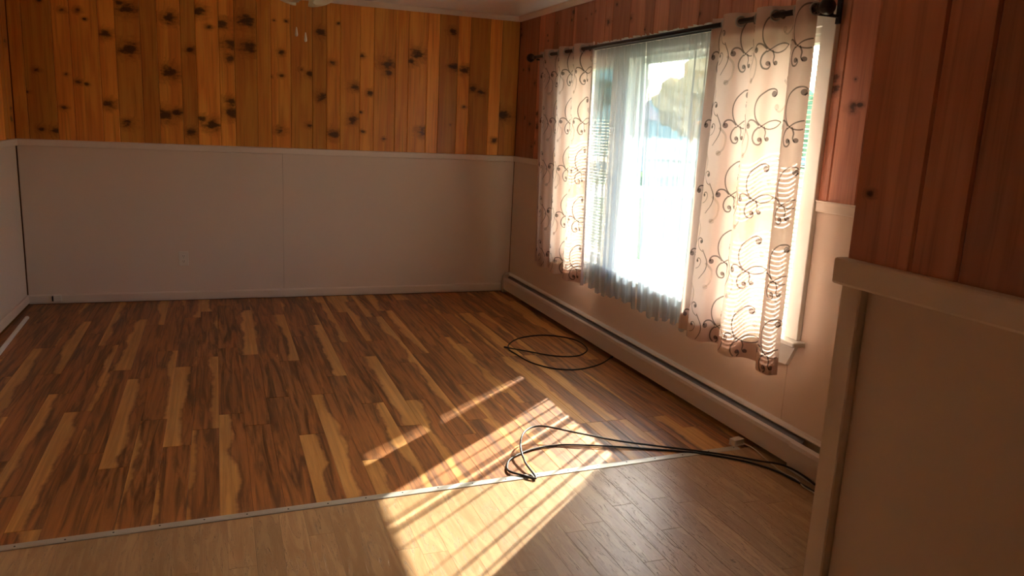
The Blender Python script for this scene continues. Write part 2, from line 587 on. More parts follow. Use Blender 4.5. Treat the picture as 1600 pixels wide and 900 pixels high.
KN = [(-3.68, 2.22, .015), (-3.54, 2.17, .019), (-3.44, 2.18, .022), (-3.4, 2.12, .013), (-3.17, 2.25, .028), (-3.11, 2.22, .056), (-2.83, 2.18, .044), (-2.63, 2.25, .044), (-2.55, 2.14, .019), (-2.46, 2.17, .044), (-2.28, 2.21, .056), (-3.27, 2.03, .035), (-3.73, 1.74, .018), (-3.81, 1.58, .018), (-3.12, 1.93, .056), (-2.84, 1.78, .056), (-2.69, 1.96, .028), (-2.39, 2.03, .05), (-2.26, 2.01, .056), (-2.4, 1.92, .035), (-3.46, 1.67, .02), (-3.41, 1.66, .013), (-3.57, 1.48, .018), (-3.27, 1.52, .035), (-2.89, 1.46, .056), (-2.8, 1.48, .037), (-3.15, 1.38, .035), (-3.72, 1.32, .022), (-3.63, 1.31, .031), (-2.71, 1.34, .035), (-2.62, 1.44, .031), (-2.55, 1.4, .05), (-2.4, 1.59, .037), (-2.4, 1.5, .05), (-3.54, 1.72, .013), (-1.98, 2.23, .013), (-2.07, 2.23, .01), (-1.71, 2.17, .037), (-1.86, 1.87, .018), (-1.8, 1.84, .025), (-1.62, 1.94, .022), (-2.1, 1.8, .015), (-2.02, 1.81, .018), (-2.02, 1.99, .022), (-1.7, 1.67, .04), (-1.45, 1.49, .037), (-1.43, 1.76, .035), (-1.31, 1.72, .025), (-1.38, 2.01, .018), (-1.16, 1.96, .048), (-1.16, 1.89, .028), (-.92, 2.06, .052), (-.96, 2.0, .031), (-.59, 1.98, .04), (-.61, 2.27, .031), (-.49, 1.96, .037), (-.42, 1.81, .028), (-.34, 1.78, .028), (-2.04, 1.38, .031), (-1.8, 1.43, .022), (-1.61, 1.37, .044), (-1.39, 1.56, .013), (-1.37, 1.4, .015), (-1.19, 1.35, .015), (-.86, 1.42, .04), (-.49, 1.65, .015), (-.61, 1.49, .01), (-.12, 1.6, .056), (-.2, 1.37, .025), (-1.57, 2.25, .013)]
SEAMS = [-W + 0.001, -3.803, -3.614, -3.5, -3.314, -3.203, -3.035, -2.92, -2.756, -2.651, -2.484, -2.372, -2.206, -2.1, -1.948, -1.78, -1.667, -1.557, -1.396, -1.281, -1.101, -.992, -.829, -.724, -.559, -.451, -.27, -.163, -0.001]

# back wall
wb_ = box('wall_back', (-W - 0.14, 0.18, 0.018, 0.14, -0.1, HT), M_BACK)
tag(wb_, 'back wall of knotty pine boards over painted wainscot panels', 'wall', kind='structure')
zc, hh = (HR + HC) / 2, HC - HR + 0.03
for a, b in zip(SEAMS[:-1], SEAMS[1:]):
    c = (a + b) / 2
    kn = [(kx - c, kz - zc, kr * 1.15) for kx, kz, kr in KN if a - 0.01 <= kx < b - 0.01][:NK]
    add_board(wb_, 0, c, zc, b - a, hh, 0.018, M_PINE, kn, 'x')
box('wainscot_panel', (-W + 0.004, -2.018, 0.004, 0.018, 0.0, HR - 0.02), M_PAINT, wb_)
box('wainscot_panel', (-2.016, -0.001, 0.004, 0.018, 0.0, HR - 0.02), M_PAINT, wb_)

# left wall
wl_ = box('wall_left', (-W - 0.14, -W - 0.018, YREAR, 0.018, -0.1, HT), M_BACK)
tag(wl_, 'left wall of pine boards over painted wainscot', 'wall', kind='structure')
rg = random.Random(3)
def left_boards(ya, yb, z0):
    y = ya
    h = HC + 0.02 - z0
    while y > yb + 0.001:
        w = min(rg.choice([0.11, 0.165, 0.18, 0.115]) if y > -4.2 else 0.9, y - yb)
        add_board(wl_, PI / 2, y - w / 2, z0 + h / 2, w, h, -W - 0.018, M_PINE, random_knots(w, h, 4, rg), 'y')
        y -= w
left_boards(-0.002, YREAR, HR - 0.02)
for a, b in ((-0.002, -2.03), (-2.033, -4.47), (-4.473, -6.9), (-6.903, YREAR)):
    box('wainscot_panel', (-W - 0.018, -W - 0.004, b, a, 0.0, HR - 0.02), M_PAINT, wl_)

# right wall with the window opening
WY0, WY1 = -3.81, -1.19      # opening along y
WZ0, WZ1 = 0.575, 2.00
wr_ = boxes('wall_right', [(0.018, 0.18, WY1, 0.018, -0.1, HT), (0.018, 0.18, PY, WY0, -0.1, HT),
                           (0.018, 0.18, WY0, WY1, -0.1, WZ0), (0.018, 0.18, WY0, WY1, WZ1, HT)], M_BACK)
tag(wr_, 'window wall of reddish pine boards over painted wainscot', 'wall', kind='structure')
rs = [-0.001, -0.163, -0.27, -0.45, -0.56, -0.752, -0.86, -1.061, -1.17, -1.35, -1.46, -1.64, -1.75, -1.994, -2.183, -2.30, -2.463, -2.60, -2.789, -2.973, -3.088, -3.274, -3.39, -3.56, -3.68, -3.83, -3.946, -4.11, -4.22, -4.40, -4.52, -4.70, -4.82, -5.0, -5.12, -5.318]
CAS_L, CAS_R, CAS_T = -1.11, -3.89, 2.075
for a, b in zip(rs[:-1], rs[1:]):
    cuts = [a] + [c for c in (CAS_L - 0.01, CAS_R + 0.01) if b + 0.002 < c < a - 0.002] + [b]
    for s0, s1 in zip(cuts[:-1], cuts[1:]):
        m, w = (s0 + s1) / 2, s0 - s1
        z0 = 2.02 if CAS_R + 0.01 < m < CAS_L - 0.01 else HR - 0.03
        h = HC + 0.02 - z0
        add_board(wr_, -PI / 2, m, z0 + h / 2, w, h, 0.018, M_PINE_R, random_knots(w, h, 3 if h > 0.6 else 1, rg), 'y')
boxes('wainscot_panel', [(0.004, 0.018, CAS_L - 0.02, -0.001, 0.0, HR - 0.02), (0.004, 0.018, -3.8195, CAS_L - 0.02, 0.0, WZ0 - 0.005)], M_PAINT, wr_)
boxes('wainscot_panel', [(0.004, 0.018, -3.87, -3.8225, 0.0, WZ0 - 0.01), (0.004, 0.018, PY, -3.87, 0.0, HR - 0.02)], M_PAINT, wr_)

# rear wall (behind the camera) and the partition
wre = box('wall_rear', (-W - 0.14, 0.18, YREAR - 0.14, YREAR, -0.1, HT), M_PAINT)
tag(wre, 'plain painted rear wall facing the knotty pine wall', 'wall', kind='structure')

wp = boxes('wall_partition', [(PX + 0.036, 0.018, YREAR, PY, -0.1, HT)], M_BACK)
tag(wp, 'jutting partition wall with shaded pine boards over a recessed painted panel', 'wall', kind='structure')
ps = [PY, -5.495, -5.607, -5.78, -5.89, -6.06, -6.17, -6.36, -6.48, -6.9, -7.5, -8.3, YREAR]
PKN = {0: [(-0.045, -0.43, 0.011)], 1: [(0.02, 0.35, 0.012)], 2: [(0.05, -0.18, 0.03), (-0.02, 0.3, 0.02)]}
for k, (a, b) in enumerate(zip(ps[:-1], ps[1:])):
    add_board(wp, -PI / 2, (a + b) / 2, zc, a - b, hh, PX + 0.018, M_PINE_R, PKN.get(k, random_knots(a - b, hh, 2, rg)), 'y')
box('wainscot_panel', (PX + 0.018, PX + 0.036, YREAR, PY - 0.06, 0.0, HR - 0.03), M_PAINT, wp)
box('corner_post', (PX - 0.004, PX + 0.036, PY - 0.058, PY, 0.0, HR - 0.05), M_TRIM, wp, 0.003)
box('corner_bead', (PX + 0.030, PX + 0.06, PY - 0.01, PY + 0.012, 0.0, HR - 0.05), M_TRIM, wp, 0.003)

# ------------------------------------------------------------------ trims
def rail_profile(s):   # (out of the wall, z)
    return [(0, HR - 0.050), (0.016, HR - 0.050), (0.019, HR - 0.046), (0.019, HR - 0.006), (0.024, HR - 0.003), (0.022, HR), (0, HR)]
t1 = prism('trim_1', [(0.006 - a, z) for a, z in rail_profile(0)], 'x', -W, 0.0, M_TRIM)
tag(t1, 'painted chair rail along the back wall under the knotty boards', 'chair rail', kind='structure')
t2 = prism('trim_2', [(-W - 0.006 + a, z) for a, z in rail_profile(0)], 'y', YREAR, 0.0, M_TRIM)
tag(t2, 'painted chair rail along the left wall', 'chair rail', kind='structure')
t3 = prism('trim_3', [(0.006 - a, z) for a, z in rail_profile(0)], 'y', CAS_L, 0.0, M_TRIM)
tag(t3, 'short chair rail between the back corner and the window', 'chair rail', kind='structure')
t4 = prism('trim_4', [(0.006 - a, z) for a, z in rail_profile(0)], 'y', PY, CAS_R - 0.005, M_TRIM)
tag(t4, 'short chair rail between the window casing and the partition', 'chair rail', kind='structure')
t5 = box('trim_5', (PX - 0.026, PX + 0.03, YREAR, PY + 0.012, HR - 0.060, HR), M_TRIM, None, 0.006, 2)
tag(t5, 'heavy blunt-ended rail capping the partition panel', 'chair rail', kind='structure')
crown = [(0, HC), (0.012, HC), (0.020, HC + 0.012), (0.034, HC + 0.03), (0.036, HT), (0, HT)]
tag(prism('trim_6', [(-a, z) for a, z in crown], 'x', -W, 0.0, M_TRIM), 'pale crown moulding above the back wall boards', 'moulding', kind='structure')
tag(prism('trim_7', [(-a, z) for a, z in crown], 'y', PY, 0.0, M_TRIM), 'pale crown moulding above the window wall', 'moulding', kind='structure')
tag(prism('trim_8', [(-W + a, z) for a, z in crown], 'y', YREAR, 0.0, M_TRIM), 'pale crown moulding above the left wall', 'moulding', kind='structure')
bp = [(0, 0.014), (0.014, 0.014), (0.014, 0.062), (0.008, 0.072), (0, 0.072)]
tag(prism('baseboard_back', [(0.004 - a, z) for a, z in bp], 'x', -W, -0.078, M_PAINT), 'low painted baseboard under the back wall panels', 'baseboard', kind='structure')
tag(prism('baseboard_left', [(-W - 0.004 + a, z) for a, z in bp], 'y', YREAR, 0.0, M_PAINT), 'low painted baseboard along the left wall', 'baseboard', kind='structure')

# ------------------------------------------------------------------ window
win = boxes('window_1', [(-0.002, 0.16, WY0, WY0 + 0.03, WZ0, WZ1), (-0.002, 0.16, WY1 - 0.03, WY1, WZ0, WZ1),
                         (-0.002, 0.16, WY0, WY1, WZ1 - 0.03, WZ1), (0.03, 0.16, WY0, WY1, WZ0, WZ0 + 0.03)], M_WHITE)
tag(win, 'wide white three-part window behind the scroll-patterned drapes', 'window', kind='structure')
GX = 0.10
GZ0, GZ1 = 0.665, 1.94
boxes('side_casing', [(-0.022, 0.004, CAS_R, WY0 + 0.004, 0.59, CAS_T)], M_WHITE, win, 0.003)
boxes('side_casing', [(-0.022, 0.004, WY1 - 0.004, CAS_L, 0.59, CAS_T)], M_WHITE, win, 0.003)
boxes('head_casing', [(-0.022, 0.004, WY0, WY1, WZ1 - 0.004, CAS_T)], M_WHITE, win, 0.003)
boxes('window_stool', [(-0.065, 0.06, CAS_R - 0.03, CAS_L + 0.03, 0.565, 0.588)], M_WHITE, win, 0.004)
prism('apron', [(CAS_R + 0.005, 0.565), (CAS_L - 0.005, 0.565), (CAS_L - 0.06, 0.455), (CAS_R + 0.06, 0.455)], 'x', -0.016, 0.004, M_WHITE, win)
FL = (-1.76, -1.22)     # glass spans
FC = (-2.96, -2.04)
FR = (-3.78, -3.24)
for a, b in ((FL[0], FC[1]), (FC[0], FR[1])):
    m0, m1 = min(a, b), max(a, b)
    boxes('mullion', [(0.01, 0.16, m0 + 0.03, m1 - 0.03, WZ0, WZ1)], M_WHITE, win, 0.003)
def sash(y0, y1, z0, z1, x, th=0.03, st=0.04):
    s = boxes('sash', [(x - th / 2, x + th / 2, y0 - st, y0, z0 - st, z1 + st), (x - th / 2, x + th / 2, y1, y1 + st, z0 - st, z1 + st),
                       (x - th / 2, x + th / 2, y0, y1, z0 - st, z0), (x - th / 2, x + th / 2, y0, y1, z1, z1 + st)], M_WHITE, win)
    bm = bmesh.new(); bm_box(bm, x - 0.002, x + 0.002, y0 - 0.003, y1 + 0.003, z0 - 0.003, z1 + 0.003)
    link('pane', to_mesh(bm, 'pane'), M_GLASS, s)
for (a, b) in (FL, FR):
    sash(a, b, GZ0, 1.285, GX - 0.012, 0.024, 0.032)
    sash(a, b, 1.315, GZ1, GX + 0.016, 0.024, 0.032)
sash(FC[0], FC[1], GZ0, GZ1, GX, 0.05, 0.045)

# ------------------------------------------------------------------ mini blinds on the two side windows
def blind(y0, y1, label):
    root = empty('window_blind', (0.045, (y0 + y1) / 2, 1.97))
    tag(root, label, 'blind', 'mini blinds on the side windows')
    def rel(name, b, mat, bev=0.0):
        return box(name, b, mat, root, bev)
    rel('headrail', (0.028, 0.062, y0, y1, 1.935, 1.965), M_WHITE, 0.002)
    w = y1 - y0
    bm = bmesh.new()
    tilt = math.radians(9)
    n = 5
    top = []
    for j, yy in enumerate((-w / 2, w / 2)):
        row = []
        for k in range(n):
            s = (k / (n - 1) - 0.5) * 0.025
            arch = 0.002 * (1 - (2 * k / (n - 1) - 1) ** 2)
            px = s * math.cos(tilt) - arch * math.sin(tilt)
            pz = s * math.sin(tilt) + arch * math.cos(tilt)
            row.append(bm.verts.new((px, yy, pz)))
        top.append(row)
    for k in range(n - 1):
        bm.faces.new((top[0][k], top[1][k], top[1][k + 1], top[0][k + 1]))
    me = to_mesh(bm, 'slat', True)
    z = 1.92
    while z > 0.64:
        o = link('slat', me, M_SLAT, root)
        o.location = Vector((0.045, (y0 + y1) / 2, z)) - root.location
        z -= 0.0215
    rel('bottom_rail', (0.033, 0.057, y0, y1, 0.615, 0.630), M_WHITE, 0.002)
    for yy in (y0 + 0.08, y1 - 0.08):
        rel('ladder_cord', (0.0445, 0.0455, yy - 0.0006, yy + 0.0006, 0.62, 1.94), M_WHITE)
blind(-1.725, -1.225, 'cream mini blind lowered behind the far flat-hung drape')
blind(-3.775, -3.245, 'cream mini blind peeping out between near drape and right casing')

# ------------------------------------------------------------------ rods
XR, ZR = -0.155, 2.045
XS = -0.088
rod = empty('curtain_rod', (XR, -2.4, ZR))
tag(rod, 'thick bronze drapery rod with ball finial at the window top', 'curtain rod')
tube('rod', [(XR, -0.72, ZR), (XR, -3.93, ZR)], 0.0125, M_ROD, rod, 12)
def finial(y, s):
    prof = [(0.0, -0.002), (0.015, 0.0), (0.017, 0.008), (0.012, 0.014), (0.020, 0.022), (0.030, 0.036), (0.034, 0.052), (0.030, 0.068), (0.018, 0.080), (0.0, 0.084)]
    bm = bmesh.new()
    lathe(bm, prof, 20)
    me = to_mesh(bm, 'finial', True)
    o = link('finial', me, M_ROD, rod)
    o.location = Vector((XR, y, ZR)) - rod.location
    o.rotation_euler = (PI / 2 * s, 0, 0)
finial(-3.925, 1)
finial(-0.725, -1)
for yb in (-0.80, -3.905):
    boxes('bracket', [(-0.032, -0.022, yb - 0.012, yb + 0.012, ZR - 0.05, ZR + 0.05), (XR, -0.03, yb - 0.005, yb + 0.005, ZR - 0.026, ZR - 0.014),
                      (XR - 0.016, XR - 0.012, yb - 0.005, yb + 0.005, ZR - 0.02, ZR + 0.004)], M_ROD, rod)
srod = empty('sheer_rod', (XS, -2.4, ZR))
tag(srod, 'thin dark rod threaded through the ruffled heading of the sheers', 'curtain rod')
tube('rod', [(XS, -1.15, ZR), (XS, -3.85, ZR)], 0.008, M_DARK, srod, 10)
for yb in (-1.15, -3.86):
    boxes('bracket', [(XS - 0.004, -0.020, yb - 0.006, yb + 0.006, ZR - 0.008, ZR + 0.008)], M_DARK, srod)

# ------------------------------------------------------------------ drapes
def drape(label, yt0, yt1, yb0, yb1, xb0, xb1, npl, ph, amp, ztop, zbot, seed, mirror0, grp='scroll-patterned drapes at the window'):
    root = empty('drape', (XR, (yt0 + yt1) / 2, zbot))
    tag(root, label, 'curtain', grp)
    rg = random.Random(seed)
    jit = [rg.uniform(-0.25, 0.25) for _ in range(40)]
    def warp(s):
        k = s * npl
        i = int(k)
        return k + 0.35 * jit[i % 40] * math.sin(PI * (k - i)) ** 2
    def S(s, z):
        h = (ztop - z) / (ztop - zbot)          # 0 at the top, 1 at the hem
        a = warp(s)
        y0 = yt0 + (yb0 - yt0) * h
        y1 = yt1 + (yb1 - yt1) * h
        yy = y0 + (y1 - y0) * s
        xx = XR + ((xb0 + (xb1 - xb0) * s) - XR) * h
        q = math.sin(2 * PI * a + ph)
        q = math.copysign(abs(q) ** 0.8, q)
        am = amp * (0.9 + 0.35 * h * (0.6 + jit[int(a) % 40]))
        xx += am * q + 0.008 * h * math.sin(5 * a + 3 * h)
        yy += (0.010 + 0.012 * h) * math.sin(4 * PI * a + 2 * ph + 0.5 * h)
        return Vector((xx, yy, z))
    NS, NV = 180, 40
    zs = [ztop + (zbot - ztop) * j / NV for j in range(NV + 1)]
    def sheet(name, z0, z1, nv, mat, dn=0.0):
        vs, fs = [], []
        for j in range(nv + 1):
            z = z0 + (z1 - z0) * j / nv
            for i in range(NS + 1):
                s = i / NS
                p = S(s, z)
                if dn:
                    t = S(min(s + 0.002, 1), z) - S(max(s - 0.002, 0), z)
                    n = Vector((t.y, -t.x, 0)).normalized()
                    if n.x < 0: n = -n
                    p = p + n * dn
                vs.append(p)
        for j in range(nv):
            for i in range(NS):
                a = j * (NS + 1) + i
                fs.append((a, a + 1, a + NS + 2, a + NS + 1))
        me = bpy.data.meshes.new(name)
        me.from_pydata([tuple(v) for v in vs], [], fs)
        for p in me.polygons: p.use_smooth = True
        o = link(name, me, mat, root)
        o.location = -root.location
        return o
    sheet('cloth', ztop, zbot, NV, M_DRAPE)
    sheet('hem', zbot + 0.085, zbot + 0.001, 3, M_DRAPE, 0.003)
    sheet('heading_band', ztop, ztop - 0.10, 3, M_DRAPE, 0.003)
    # fabric length along the mid height, to lay the print on it
    zm = (ztop + zbot) / 2
    L = [0.0]
    for i in range(400):
        L.append(L[-1] + (S((i + 1) / 400, zm) - S(i / 400, zm)).length)
    LF = L[-1]
    def s_of(u):
        if u <= 0: return 0.0
        if u >= LF: return 1.0
        lo, hi = 0, 400
        while hi - lo > 1:
            m = (lo + hi) // 2
            if L[m] <= u: lo = m
            else: hi = m
        return (lo + (u - L[lo]) / max(1e-9, L[hi] - L[lo])) / 400
    def on(u, v, lift=0.002):
        s = s_of(u)
        p = S(s, v)
        t = S(min(s + 0.003, 1), v) - S(max(s - 0.003, 0), v)
        n = Vector((t.y, -t.x, 0)).normalized()
        if n.x > 0: n = -n
        # the room side of the cloth is the side that faces -x overall
        tt = Vector((0, (yt1 - yt0), 0))
        n2 = Vector((t.y, -t.x, 0))
        if (yt1 - yt0) > 0: n2 = -n2
        n2.normalize()
        return p + n2 * lift
    def inside(u, v):
        return 0.004 < u < LF - 0.004 and zbot + 0.004 < v < ztop - 0.004
    def ribbon(vs, fs, pts, w0, w1, dot=None):
        P = catmull([(a, b, 0) for a, b in pts], 9)
        n = len(P)
        prev = None
        for i, p in enumerate(P):
            t = (P[min(i + 1, n - 1)] - P[max(i - 1, 0)])
            if t.length < 1e-7: continue
            t.normalize()
            nn = Vector((-t.y, t.x, 0))
            f_ = i / (n - 1)
            w = w0 + (w1 - w0) * f_
            a, b = p + nn * w, p - nn * w
            if not (inside(a.x, a.y) and inside(b.x, b.y)):
                prev = None
                continue
            k = len(vs)
            vs.append(on(a.x, a.y)); vs.append(on(b.x, b.y))
            if prev is not None:
                fs.append((prev, prev + 1, k + 1, k))
            prev = k
        if dot:
            disc(vs, fs, dot[0], dot[1], dot[2])
    def disc(vs, fs, u, v, r):
        if not (inside(u - r, v) and inside(u + r, v) and inside(u, v - r) and inside(u, v + r)): return
        c = len(vs)
        vs.append(on(u, v, 0.003))
        m = 14
        for ring in (0.5, 1.0):
            for k in range(m):
                a = 2 * PI * k / m
                vs.append(on(u + r * ring * math.cos(a), v + r * ring * math.sin(a), 0.003))
        for k in range(m):
            fs.append((c, c + 1 + k, c + 1 + (k + 1) % m))
            fs.append((c + 1 + k, c + 1 + m + k, c + 1 + m + (k + 1) % m, c + 1 + (k + 1) % m))
    def motif(vs, fs, u, v, m, sc=1.0):
        def T(pts): return [(u + m * a * sc, v + b * sc) for a, b in pts]
        wd = 0.0042 * sc
        # big C with a bulb at its upper end
        ribbon(vs, fs, T([(.052, .098), (.066, .112), (.062, .130), (.040, .138), (.008, .128), (-.030, .095), (-.048, .045), (-.040, -.010), (-.012, -.050), (.035, -.068), (.085, -.056), (.118, -.030)]), wd, wd * 0.8)
        a = T([(.050, .112)])[0]; disc(vs, fs, a[0], a[1], .0165 * sc)
        # the lens closing under it
        ribbon(vs, fs, T([(.118, -.030), (.080, -.022), (.040, -.028), (.005, -.048), (-.018, -.066)]), wd * 0.8, wd * 0.8)
        # curl to the outer side
        ribbon(vs, fs, T([(-.018, -.052), (-.045, -.028), (-.075, -.026), (-.090, -.042), (-.088, -.056)]), wd, wd)
        a = T([(-.082, -.056)])[0]; disc(vs, fs, a[0], a[1], .0150 * sc)
        # drop hanging below
        ribbon(vs, fs, T([(-.018, -.060), (-.038, -.085), (-.044, -.118), (-.030, -.146), (-.008, -.150), (.004, -.134), (-.002, -.118)]), wd, wd)
        a = T([(-.008, -.124)])[0]; disc(vs, fs, a[0], a[1], .0125 * sc)
        ribbon(vs, fs, T([(.010, -.056), (.022, -.085), (.020, -.112), (.030, -.130)]), wd, wd * 0.6)
        a = T([(.034, -.120)])[0]; disc(vs, fs, a[0], a[1], .0120 * sc)
    def curl(vs, fs, u, v, m, sc=1.0):
        def T(pts): return [(u + m * a * sc, v + b * sc) for a, b in pts]
        ribbon(vs, fs, T([(-.012, .010), (-.010, .026), (.008, .032), (.022, .018), (.018, -.006), (.002, -.026), (-.022, -.036)]), .0032 * sc, .0018 * sc)
        a = T([(-.006, .014)])[0]; disc(vs, fs, a[0], a[1], .0095 * sc)
    def piece(name, mat, draw):
        vs, fs = [], []
        draw(vs, fs)
        if not fs or (name == 'cream_scroll' and len(vs) < 2 * (9 * 3 + 1) + 29):
            return
        me = bpy.data.meshes.new(name)
        me.from_pydata([tuple(p) for p in vs], [], fs)
        o = link(name, me, mat, root)
        o.location = -root.location
    colw = 0.30
    per = 0.34
    u = 0.10
    k = 0 if mirror0 else 1
    while u < LF + 0.1:
        m = 1 if mirror0 else -1
        v = ztop - 0.14
        while v > zbot - 0.1:
            piece('printed_scroll', M_SCROLL, lambda a, b: motif(a, b, u, v, m, 0.88))
            piece('printed_curl', M_SCROLL, lambda a, b: curl(a, b, u + 0.155, v + 0.03, -m))
            piece('printed_curl', M_SCROLL, lambda a, b: curl(a, b, u + 0.150, v - 0.07, m, 0.85))
            # long swan-neck stroke between the columns
            piece('printed_stroke', M_SCROLL, lambda a, b: ribbon(a, b, [(u + 0.175, v + 0.005), (u + 0.205, v - 0.05), (u + 0.200, v - 0.10), (u + 0.165, v - 0.15)], .0028, .0020))
            piece('cream_scroll', M_SCROLLC, lambda a, b: ribbon(a, b, [(u + 0.10, v + 0.16), (u + 0.135, v + 0.12), (u + 0.13, v + 0.06), (u + 0.09, v + 0.02), (u + 0.06, v + 0.03)], .006, .004, (u + 0.066, v + 0.040, .014)))
            piece('cream_scroll', M_SCROLLC, lambda a, b: ribbon(a, b, [(u + 0.20, v - 0.06), (u + 0.235, v - 0.10), (u + 0.23, v - 0.16), (u + 0.20, v - 0.19)], .006, .004, (u + 0.208, v - 0.185, .013)))
            v -= per
        u += colw
        k += 1
    # grommets where the cloth crosses the rod
    last = None
    for i in range(1, 600):
        s = i / 600
        d = S(s, ZR).x - XR
        if last is not None and (d > 0) != (last > 0):
            t = (S(min(s + .003, 1), ZR) - S(s - .003, ZR)).normalized()
            n = Vector((t.y, -t.x, 0)).normalized()
            bm = bmesh.new()
            R_, r_ = 0.024, 0.0045
            rings = []
            for a in range(18):
                A = 2 * PI * a / 18
                rings.append([bm.verts.new(((R_ + r_ * math.cos(2 * PI * b / 6)) * math.cos(A), (R_ + r_ * math.cos(2 * PI * b / 6)) * math.sin(A), r_ * math.sin(2 * PI * b / 6))) for b in range(6)])
            for a in range(18):
                for b in range(6):
                    bm.faces.new((rings[a][b], rings[(a + 1) % 18][b], rings[(a + 1) % 18][(b + 1) % 6], rings[a][(b + 1) % 6]))
            o = link('grommet', to_mesh(bm, 'grommet', True), M_STEEL, root)
            o.location = S(s, ZR) - root.location
            o.rotation_euler = n.to_track_quat('Z', 'Y').to_euler()
        last = d
    return root

drape('beige scroll-print drape hung flat by the back corner', -0.84, -1.80, -0.90, -1.865, -0.125, -0.165, 3.5, 0.4, 0.030, 2.082, 0.435, 4, True)
drape('deeply folded beige scroll-print drape beside the bright casing strip', -3.15, -3.915, -3.10, -3.945, -0.150, -0.150, 3.0, 0.2, 0.041, 2.085, 0.445, 9, True)

# ------------------------------------------------------------------ sheers
def sheer(label, yt0, yt1, yb0, yb1, seed, nf, group='sheers on the thin rod'):
    root = empty('sheer_curtain', (XS, (yt0 + yt1) / 2, 0.42))
    tag(root, label, 'curtain', group)
    rg = random.Random(seed)
    am = [rg.uniform(0.4, 1.4) for _ in range(60)]
    of = [rg.uniform(-0.3, 0.3) for _ in range(60)]
    def lerp(t, arr):
        i = int(t); f_ = t - i
        return arr[i % 60] * (1 - f_) + arr[(i + 1) % 60] * f_
    def S(s, h):
        y = (yt0 + (yb0 - yt0) * h) + ((yt1 + (yb1 - yt1) * h) - (yt0 + (yb0 - yt0) * h)) * s
        a = s * nf
        A = lerp(a, am)
        ph = 2 * PI * (a + lerp(a * 0.5, of))
        sp = abs(yt1 - yt0) / nf
        x = XS + (0.004 + 0.016 * h) * A * math.sin(ph)
        y += sp * (0.05 + 0.10 * A * (0.3 + 0.7 * h)) * math.sin(2 * ph + 0.6)
        x += 0.0025 * math.sin(2 * PI * s * nf * 4.3 + 3 * A)
        return x, y
    NS, NV = 420, 24
    vs, fs = [], []
    for j in range(NV + 1):
        h = j / NV
        for i in range(NS + 1):
            s = i / NS
            x, y = S(s, h)
            zb = 0.428 + 0.016 * math.sin(s * 9 + seed) + 0.008 * math.sin(s * nf * 2 * PI)
            vs.append((x, y, ZR - 0.011 + (zb - ZR + 0.011) * h))
    for j in range(NV):
        for i in range(NS):
            a = j * (NS + 1) + i
            fs.append((a, a + 1, a + NS + 2, a + NS + 1))
    me = bpy.data.meshes.new('voile')
    me.from_pydata(vs, [], fs)
    for p in me.polygons: p.use_smooth = True
    o = link('voile', me, M_SHEER, root); o.location = -root.location
    # side hem: a doubled strip along the meeting edge
    vs, fs = [], []
    for j in range(NV + 1):
        h = j / NV
        for i in range(9):
            s = (1 - 0.035 * i / 8) if seed == 1 else 0.035 * i / 8
            x, y = S(s, h)
            vs.append((x - 0.004, y, ZR - 0.011 + (0.43 - ZR + 0.011) * h))
    for j in range(NV):
        for i in range(8):
            a = j * 9 + i
            fs.append((a, a + 1, a + 10, a + 9))
    me = bpy.data.meshes.new('side_hem'); me.from_pydata(vs, [], fs)
    o = link('side_hem', me, M_SHEER, root); o.location = -root.location
    # ruffle standing above the rod
    vs, fs = [], []
    N = 200
    for j in range(4):
        for i in range(N + 1):
            s = i / N
            y = yt0 + (yt1 - yt0) * s
            x = XS + (0.010 if j else 0.009) * math.sin(s * nf * 2.2 * 2 * PI + j * 0.4)
            z = ZR + 0.008 + j * 0.009 + (0.004 * math.sin(s * 31 + 1.7) + 0.003 * math.sin(s * 83) if j == 3 else 0)
            vs.append((x, y, z))
    for j in range(3):
        for i in range(N):
            a = j * (N + 1) + i
            fs.append((a, a + 1, a + N + 2, a + N + 1))
    me = bpy.data.meshes.new('ruffle'); me.from_pydata(vs, [], fs)
    for p in me.polygons: p.use_smooth = True
    o = link('ruffle', me, M_RUFF, root); o.location = -root.location
sheer('white sheer voile gathered next to the flat-hung drape', -1.72, -2.385, -1.72, -2.515, 1, 8)
sheer('white sheer voile beside the deeply folded drape', -2.405, -3.20, -2.535, -3.16, 2, 7)

# ------------------------------------------------------------------ baseboard heater
HEY0, HEY1 = -4.02, -0.03
hr = empty('baseboard_heater', (-0.035, (HEY0 + HEY1) / 2, 0.0))
tag(hr, 'long enamelled baseboard heater running under the window', 'heater')
prism('back_plate', [(0.004, 0.02), (-0.004, 0.02), (-0.004, 0.150), (-0.024, 0.158), (-0.028, 0.164), (-0.022, 0.173), (0.004, 0.176)], 'y', HEY0 - 0.3, HEY1, M_HEATTOP, hr)
cover = [(-0.068, 0.028), (-0.071, 0.030), (-0.073, 0.120), (-0.069, 0.138), (-0.056, 0.147), (-0.053, 0.144), (-0.066, 0.134), (-0.069, 0.118)]
for a, b in ((-1.615, HEY1 - 0.03), (HEY0 + 0.02, -1.619)):
    prism('front_cover', cover, 'y', a, b, M_HEAT, hr)
prism('damper', [(-0.050, 0.118), (-0.047, 0.116), (-0.012, 0.150), (-0.015, 0.152)], 'y', HEY0, HEY1 - 0.03, M_FIN, hr)
boxes('fin_core', [(-0.058, -0.010, HEY0, HEY1 - 0.04, 0.045, 0.105)], M_FIN, hr)
cap = [(0.004, 0.0), (-0.076, 0.0), (-0.078, 0.125), (-0.072, 0.150), (-0.055, 0.170), (-0.030, 0.180), (0.004, 0.182)]
prism('end_cap', cap, 'y', HEY1 - 0.035, HEY1, M_HEATTOP, hr)
prism('end_cover', [(-0.070, 0.004), (-0.078, 0.006), (-0.080, 0.118), (-0.074, 0.136), (-0.058, 0.147), (-0.052, 0.142), (-0.068, 0.128), (-0.072, 0.112)], 'y', HEY0 - 0.30, HEY0 + 0.03, M_HEAT, hr)
